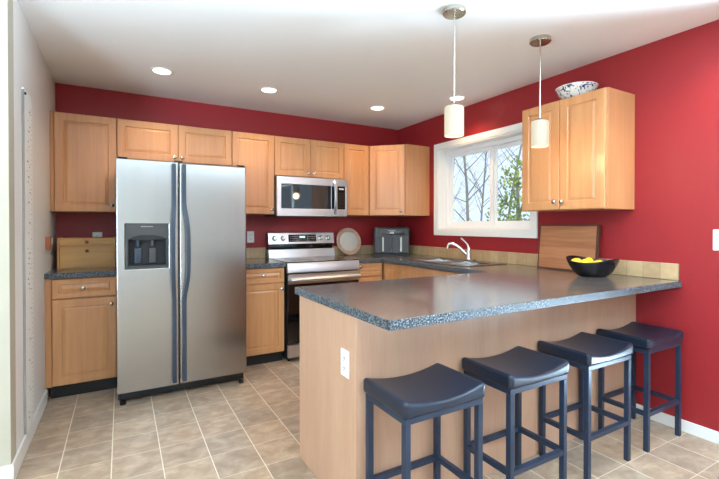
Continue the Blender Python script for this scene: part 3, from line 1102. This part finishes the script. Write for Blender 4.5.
# patterned bowl on the wall cabinet
t = thing('patterned_bowl', 'white and blue floral bowl on top of the right wall cabinet', 'bowl', (3.262, -2.44, zT + .0005))
MB().lathe([(.055, 0), (.062, .0), (.066, .010), (.088, .026), (.118, .058), (.134, .095), (.131, .097), (.114, .060), (.083, .032), (.05, .018), (.001, .016)], 48).build('bowl_body', M_BOWLF, t, ang=60)
MB().lathe([(.1312, .0955), (.1345, .0952), (.1355, .0985), (.133, .101), (.130, .0985)], 48, None, False, False).build('rim', M_WHITEP, t)

# ------------------------------------------------------------------ wall fittings
def outlet(name, label, loc, rz):
    t = thing(name, label, 'outlet', loc, rz)
    MB().box(-.036, .036, -.006, 0, -.058, .058, .0025).build('cover_plate', M_WHITEP, t)
    for z in (-.021, .021):
        f = MB().box(-.016, .016, -.0085, -.006, z - .014, z + .014, .003).build('socket', M_WHITEP, t)
        s_ = MB()
        s_.box(-.008, -.005, -.0092, -.0084, z - .003, z + .007)
        s_.box(.005, .008, -.0092, -.0084, z - .003, z + .007)
        s_.box(-.002, .002, -.0092, -.0084, z - .010, z - .006)
        s_.build('slots', M_SLOT, f)
    return t


outlet('wall_outlet', 'white outlet on the red wall behind the bread box', (.290, -.0003, 1.135), 0)
outlet('wall_outlet', 'white outlet on the red wall between refrigerator and range', (1.613, -.0003, 1.133), 0)
outlet('wall_outlet', 'white outlet on the end panel of the peninsula', (1.3027, -2.665, .662), R(-90))
t = thing('light_switch', 'white light switch on the red wall past the counter end', 'switch', (W - .0003, -3.212, 1.168), R(-90))
MB().box(-.047, .047, -.006, 0, -.060, .060, .0025).build('cover_plate', M_WHITEP, t)
for px in (-.022, .022):
    MB().box(px - .015, px + .015, -.010, -.006, -.033, .033, .002).build('rocker', M_WHITEP, t)

# growth chart strip on the beige wall
t = thing('growth_chart', 'tall narrow white measuring board with small marks on the beige wall', 'growth chart', (.0005, -1.238, .105))
ch_ = MB()
ch_.prism([(-.115, 0), (.115, 0), (.115, 1.86), (.06, 1.90), (-.115, 1.90)], .0, .012, Matrix(((0, 0, 1, 0), (1, 0, 0, 0), (0, 1, 0, 0), (0, 0, 0, 1))))
ch_.mi = 1
rnd = random.Random(4)
for k in range(62):
    z = .05 + k * .029
    L_ = .045 if k % 5 == 0 else .02
    ch_.box(.0118, .0123, .09 - L_, .09, z, z + .0025)
    if rnd.random() < .42:
        y = rnd.uniform(-.05, .03)
        ch_.box(.0118, .0123, y, y + rnd.uniform(.008, .04), z + .006, z + .013)
ch_.build('board', [M_CHART, M_CHARTM], t)
MB().box(0, .0125, -.1172, -.1152, 0, 1.89, .0004).build('edge_shadow_line', M_EDGESHADOW, t)  # grey strip painting the thin shadow line along the board's left edge
MB().lathe([(.008, .0), (.008, .006), (.003, .008)], 12, Matrix.Translation((.0125, -.108, 1.87)) @ Matrix.Rotation(R(90), 4, 'Y')).build('pin', M_BLACK, t)

t = thing('wooden_holder', 'small reddish wooden holder hung on the beige wall near the bread box', 'holder', (.0005, -.52, 1.045))
MB().box(0, .028, -.055, .055, .035, .125, .004).build('backboard', M_REDWOOD, t)
MB().tube([(.028, -.02, .05), (.032, -.02, .02), (.026, -.02, 0), (.038, -.02, -.006)], .003, 8).build('hook', M_SLOT, t)
MB().box(.0282, .034, .015, .05, .075, .115, .002).build('clip', M_WHITEP, t)

# ------------------------------------------------------------------ lamps
def spot(parent, z):
    l = bpy.data.lights.new('downlight_bulb', 'SPOT')
    l.energy, l.color, l.spot_size, l.spot_blend, l.shadow_soft_size = DOWN_W * 4, WARM, R(128), 0.9, .05
    o = bpy.data.objects.new('downlight_bulb', l)
    o.location = (0, 0, z)
    o.parent = parent
    C.objects.link(o)


for x, y, lab in ((.744, -.725, 'round recessed ceiling light above the refrigerator'),
                  (1.590, -.693, 'round recessed ceiling light above the base cabinet beside the refrigerator'),
                  (2.707, -.689, 'round recessed ceiling light in front of the corner cabinet'),
                  (3.170, -1.332, 'round recessed ceiling light above the sink, behind a pendant rod'),
                  (3.170, -3.36, 'round recessed ceiling light near the right wall above the bar stools')):
    t = thing('recessed_light', lab, 'ceiling light', (x, y, H - .0003), 0, 'recessed ceiling lights')
    MB().lathe([(.083, 0), (.082, -.004), (.070, -.007), (.062, -.003), (.062, 0)], 36, None, False, False).build('trim_ring', M_WHITEP, t)
    MB().lathe([(.0615, -.001), (.058, -.0045), (.001, -.005)], 32, None, True, True).build('lens', M_LAMP, t)
    spot(t, -.02)

for x, y, zb, lab in ((2.053, -2.515, 1.741, 'brushed nickel pendant with white glass shade in front of the window'),
                      (2.770, -2.515, 1.750, 'brushed nickel pendant with white glass shade in front of the wall cabinet')):
    t = thing('pendant_light', lab, 'pendant light', (x, y, zb), 0, 'pendants over the peninsula')
    top = H - zb
    MB().lathe([(.001, top), (.062, top), (.063, top - .004), (.063, top - .022), (.058, top - .027), (.012, top - .028), (.001, top - .028)][::-1], 40).build('canopy', M_NICKEL, t)
    MB().tube([(0, 0, .161), (0, 0, .35), (0, 0, top - .026)], .0052, 12).build('rod', M_NICKEL, t)
    MB().lathe([(.028, .1605), (.028, .165), (.020, .172), (.010, .177), (.001, .178)], 28).build('socket_cap', M_NICKEL, t)
    MB().lathe([(.0465, .004), (.0505, 0), (.0525, .004), (.0525, .153), (.048, .1585), (.026, .160), (.0255, .156), (.046, .153), (.0485, .149), (.0485, .006)], 40, None, False, False).build('shade', M_SHADE, t)
    MB().lathe([(.001, .050), (.020, .056), (.028, .075), (.024, .10), (.014, .125), (.014, .155), (.001, .155)], 20).build('bulb', M_LAMP, t)
    l = bpy.data.lights.new('pendant_bulb', 'POINT')
    l.energy, l.color, l.shadow_soft_size = 3.5, WARM, .045
    o = bpy.data.objects.new('pendant_bulb', l)
    o.location = (0, 0, -.055)
    o.parent = t
    C.objects.link(o)

# ------------------------------------------------------------------ bar stools
def seat_mesh():
    w, d, z0, h = .402, .298, .565, .066
    t_ = bmesh.new()
    bmesh.ops.create_cube(t_, size=1)
    for v in t_.verts:
        v.co = Vector((v.co.x * w, v.co.y * d, z0 + (v.co.z + .5) * h))
    bmesh.ops.bevel(t_, geom=t_.edges[:], offset=.017, segments=3, profile=.5, affect='EDGES')
    for k in range(-7, 8):
        bmesh.ops.bisect_plane(t_, geom=t_.verts[:] + t_.edges[:] + t_.faces[:], plane_co=(k * .025, 0, 0), plane_no=(1, 0, 0))
    for v in t_.verts:
        u = min(1, abs(v.co.x) / (w / 2))
        f = (v.co.z - z0) / h
        v.co.z -= .030 * f * (1 - u * u)
        v.co.z += .003 * f * (1 - (2 * v.co.y / d) ** 2)
    m = MB()
    m.merge(t_)
    return m


def make_stool():
    t = thing('bar_stool', '', 'stool')
    seat_mesh().build('seat', M_LEATHER, t, ang=40)
    a, b, s = .178, .126, .0125
    fr = MB()
    fr.slab([-a - s, -a + s, a - s, a + s], [-b - s, -b + s, b - s, b + s], {(1, 1)}, .542, .5648, 'z', .002)
    fr.build('seat_frame', M_STOOLM, t)
    for sx in (-1, 1):
        for sy in (-1, 1):
            l_ = MB().box(sx * a - s, sx * a + s, sy * b - s, sy * b + s, .004, .5415, .002)
            lo = l_.build('leg', M_STOOLM, t)
            MB().box(sx * a - s + .001, sx * a + s - .001, sy * b - s + .001, sy * b + s - .001, 0, .0038).build('glide', M_BLACK, lo)
    for sy in (-1, 1):
        MB().box(-a + s + .0005, a - s - .0005, sy * b - .0115, sy * b + .0115, .193, .217, .002).build('stretcher', M_STOOLM, t)
    for sx in (-1, 1):
        MB().box(sx * a - .0115, sx * a + .0115, -b + s + .0005, b - s - .0005, .193, .217, .002).build('stretcher', M_STOOLM, t)
    return t


st0 = None
for x, y, rz, lab in ((1.528, -2.912, 0, 'black saddle-seat bar stool nearest the peninsula end with the outlet'),
                      (2.068, -2.912, 0, 'second black saddle-seat bar stool from the outlet end of the peninsula'),
                      (2.630, -2.902, 0, 'third black saddle-seat bar stool from the outlet end of the peninsula'),
                      (3.170, -2.908, 0, 'black saddle-seat bar stool beside the red wall')):
    o = st0 = make_stool() if st0 is None else st0
    if st0.get('placed'):
        o = copy_tree(st0)
    st0['placed'] = 1
    o.location, o.rotation_euler = (x, y, 0), (0, 0, R(rz))
    o['label'], o['group'] = lab, 'bar stools along the peninsula'

# ------------------------------------------------------------------ outdoors
GZ = -2.2
struct('ground_outside', MB().box(W + 3.0, 40, -25, 40, GZ - .2, GZ), M_GRASS, 'grassy ground outside the window', 'ground')


def bare_tree(name, label, base, lean, h, r0, seed):
    rnd = random.Random(seed)
    m = MB()

    def limb(p, d, ln, r, depth):
        pts, rr = [p.copy()], [r]
        n = 6 if depth == 0 else 4
        for k in range(n):
            d = (d + Vector((rnd.uniform(-1, 1), rnd.uniform(-1, 1), rnd.uniform(-.3, .5))) * (.05 if depth == 0 else .18)).normalized()
            p = p + d * (ln / n)
            pts.append(p.copy())
            rr.append(r * (1 - .8 * (k + 1) / n))
        m.tube(pts, rr, 6 if depth == 0 else 4)
        if depth < 3:
            nb = (16, 4, 1)[depth]
            for k in range(nb):
                f = rnd.uniform(.30 if depth == 0 else .25, .97)
                i = min(int(f * n), n - 1)
                q = pts[i].lerp(pts[i + 1], f * n - i)
                ang = rnd.uniform(0, 2 * PI)
                dd = (Vector((math.cos(ang), math.sin(ang), rnd.uniform(.4, 1.1)))).normalized()
                limb(q, dd, ln * (.26 if depth == 0 else .5) * rnd.uniform(.6, 1.2), max(.004, r * (1 - .8 * f) * .42), depth + 1)
    limb(Vector((0, 0, 0)), Vector((lean[0], lean[1], 1)).normalized(), h, r0, 0)
    return tag(m.build(name, M_BARK, None, base), label, 'tree', 'trees beyond the window')


bare_tree('bare_tree', 'thick pale bare tree trunk seen in the left window pane', (12.4, 8.10, GZ), (0, -.07), 10, .095, 3)
bare_tree('bare_tree', 'slender bare tree just right of the thick trunk', (12.9, 7.75, GZ), (0, -.03), 10, .06, 8)
bare_tree('bare_tree', 'bare tree with a leaning trunk seen in the right window pane', (12.4, 6.75, GZ), (0, -.16), 10, .07, 15)
bare_tree('bare_tree', 'thin bare tree at the left edge of the window view', (12.6, 9.15, GZ), (0, -.02), 7, .045, 21)


def leafy(name, label, base, blobs, n, size, mat, seed, trunk):
    rnd = random.Random(seed)
    t = thing(name, label, 'tree' if trunk else 'shrub', base, 0, 'trees beyond the window' if trunk else 'shrubs beyond the window')
    tb = bmesh.new()
    for bx, by, bz, br in blobs:
        for k in range(n):
            v = Vector((rnd.gauss(0, 1), rnd.gauss(0, 1), rnd.gauss(0, 1))).normalized() * br * rnd.random() ** .4
            c = Vector((bx, by, bz)) + v
            a = Vector((rnd.gauss(0, 1), rnd.gauss(0, 1), rnd.gauss(0, 1))).normalized()
            b = a.orthogonal().normalized()
            cc = a.cross(b)
            s = size * rnd.uniform(.6, 1.3)
            tb.faces.new([tb.verts.new(c + b * s), tb.verts.new(c + cc * s * .5 + a * s * .15), tb.verts.new(c - b * s), tb.verts.new(c - cc * s * .5 + a * s * .15)])
    m = MB()
    m.merge(tb)
    m.build('foliage', mat, t)
    if trunk:
        m = MB().tube([(0, 0, 0), (.05, 0, trunk * .5), (0, .05, trunk)], [.14, .10, .03], 8)
        for bx, by, bz, br in blobs:
            m.tube([(0, 0, bz - .8), (bx * .5, by * .5, bz - .3), (bx, by, bz)], [.04, .03, .012], 6)
        m.build('trunk', M_BARK, t)
    return t


leafy('leafy_tree', 'green leafy tree at the right side of the window view', (11.4, 4.75, GZ),
      [(0, 0, 5.2, .55), (.1, .3, 4.6, .6), (-.1, -.4, 4.4, .7), (.1, .75, 3.9, .6), (0, .1, 3.8, .8), (-.2, -.6, 3.5, .7), (.1, .95, 3.2, .55), (0, .2, 3.0, .8), (0, -.7, 2.8, .7), (0, .7, 2.4, .6), (0, -.1, 2.2, .7)],
      130, .080, M_LEAF, 5, 5.2)
rnd = random.Random(11)
for k, (y, hgt, lab) in enumerate(((13.6, 3.55, 'low grey-green shrub at the left of the window view'),
                                   (11.9, 3.45, 'low grey-green shrub behind the thick bare trunk'),
                                   (10.3, 3.55, 'low grey-green shrub behind the middle of the window'),
                                   (8.6, 3.9, 'low grey-green shrub behind the leafy tree'))):
    leafy('shrub', lab, (16.5, y, GZ), [(rnd.uniform(-.3, .3), rnd.uniform(-.7, .7), hgt - .5 - j * .45, .55 + .06 * j) for j in range(6)], 170, .10, M_LEAFD, 30 + k, 0)
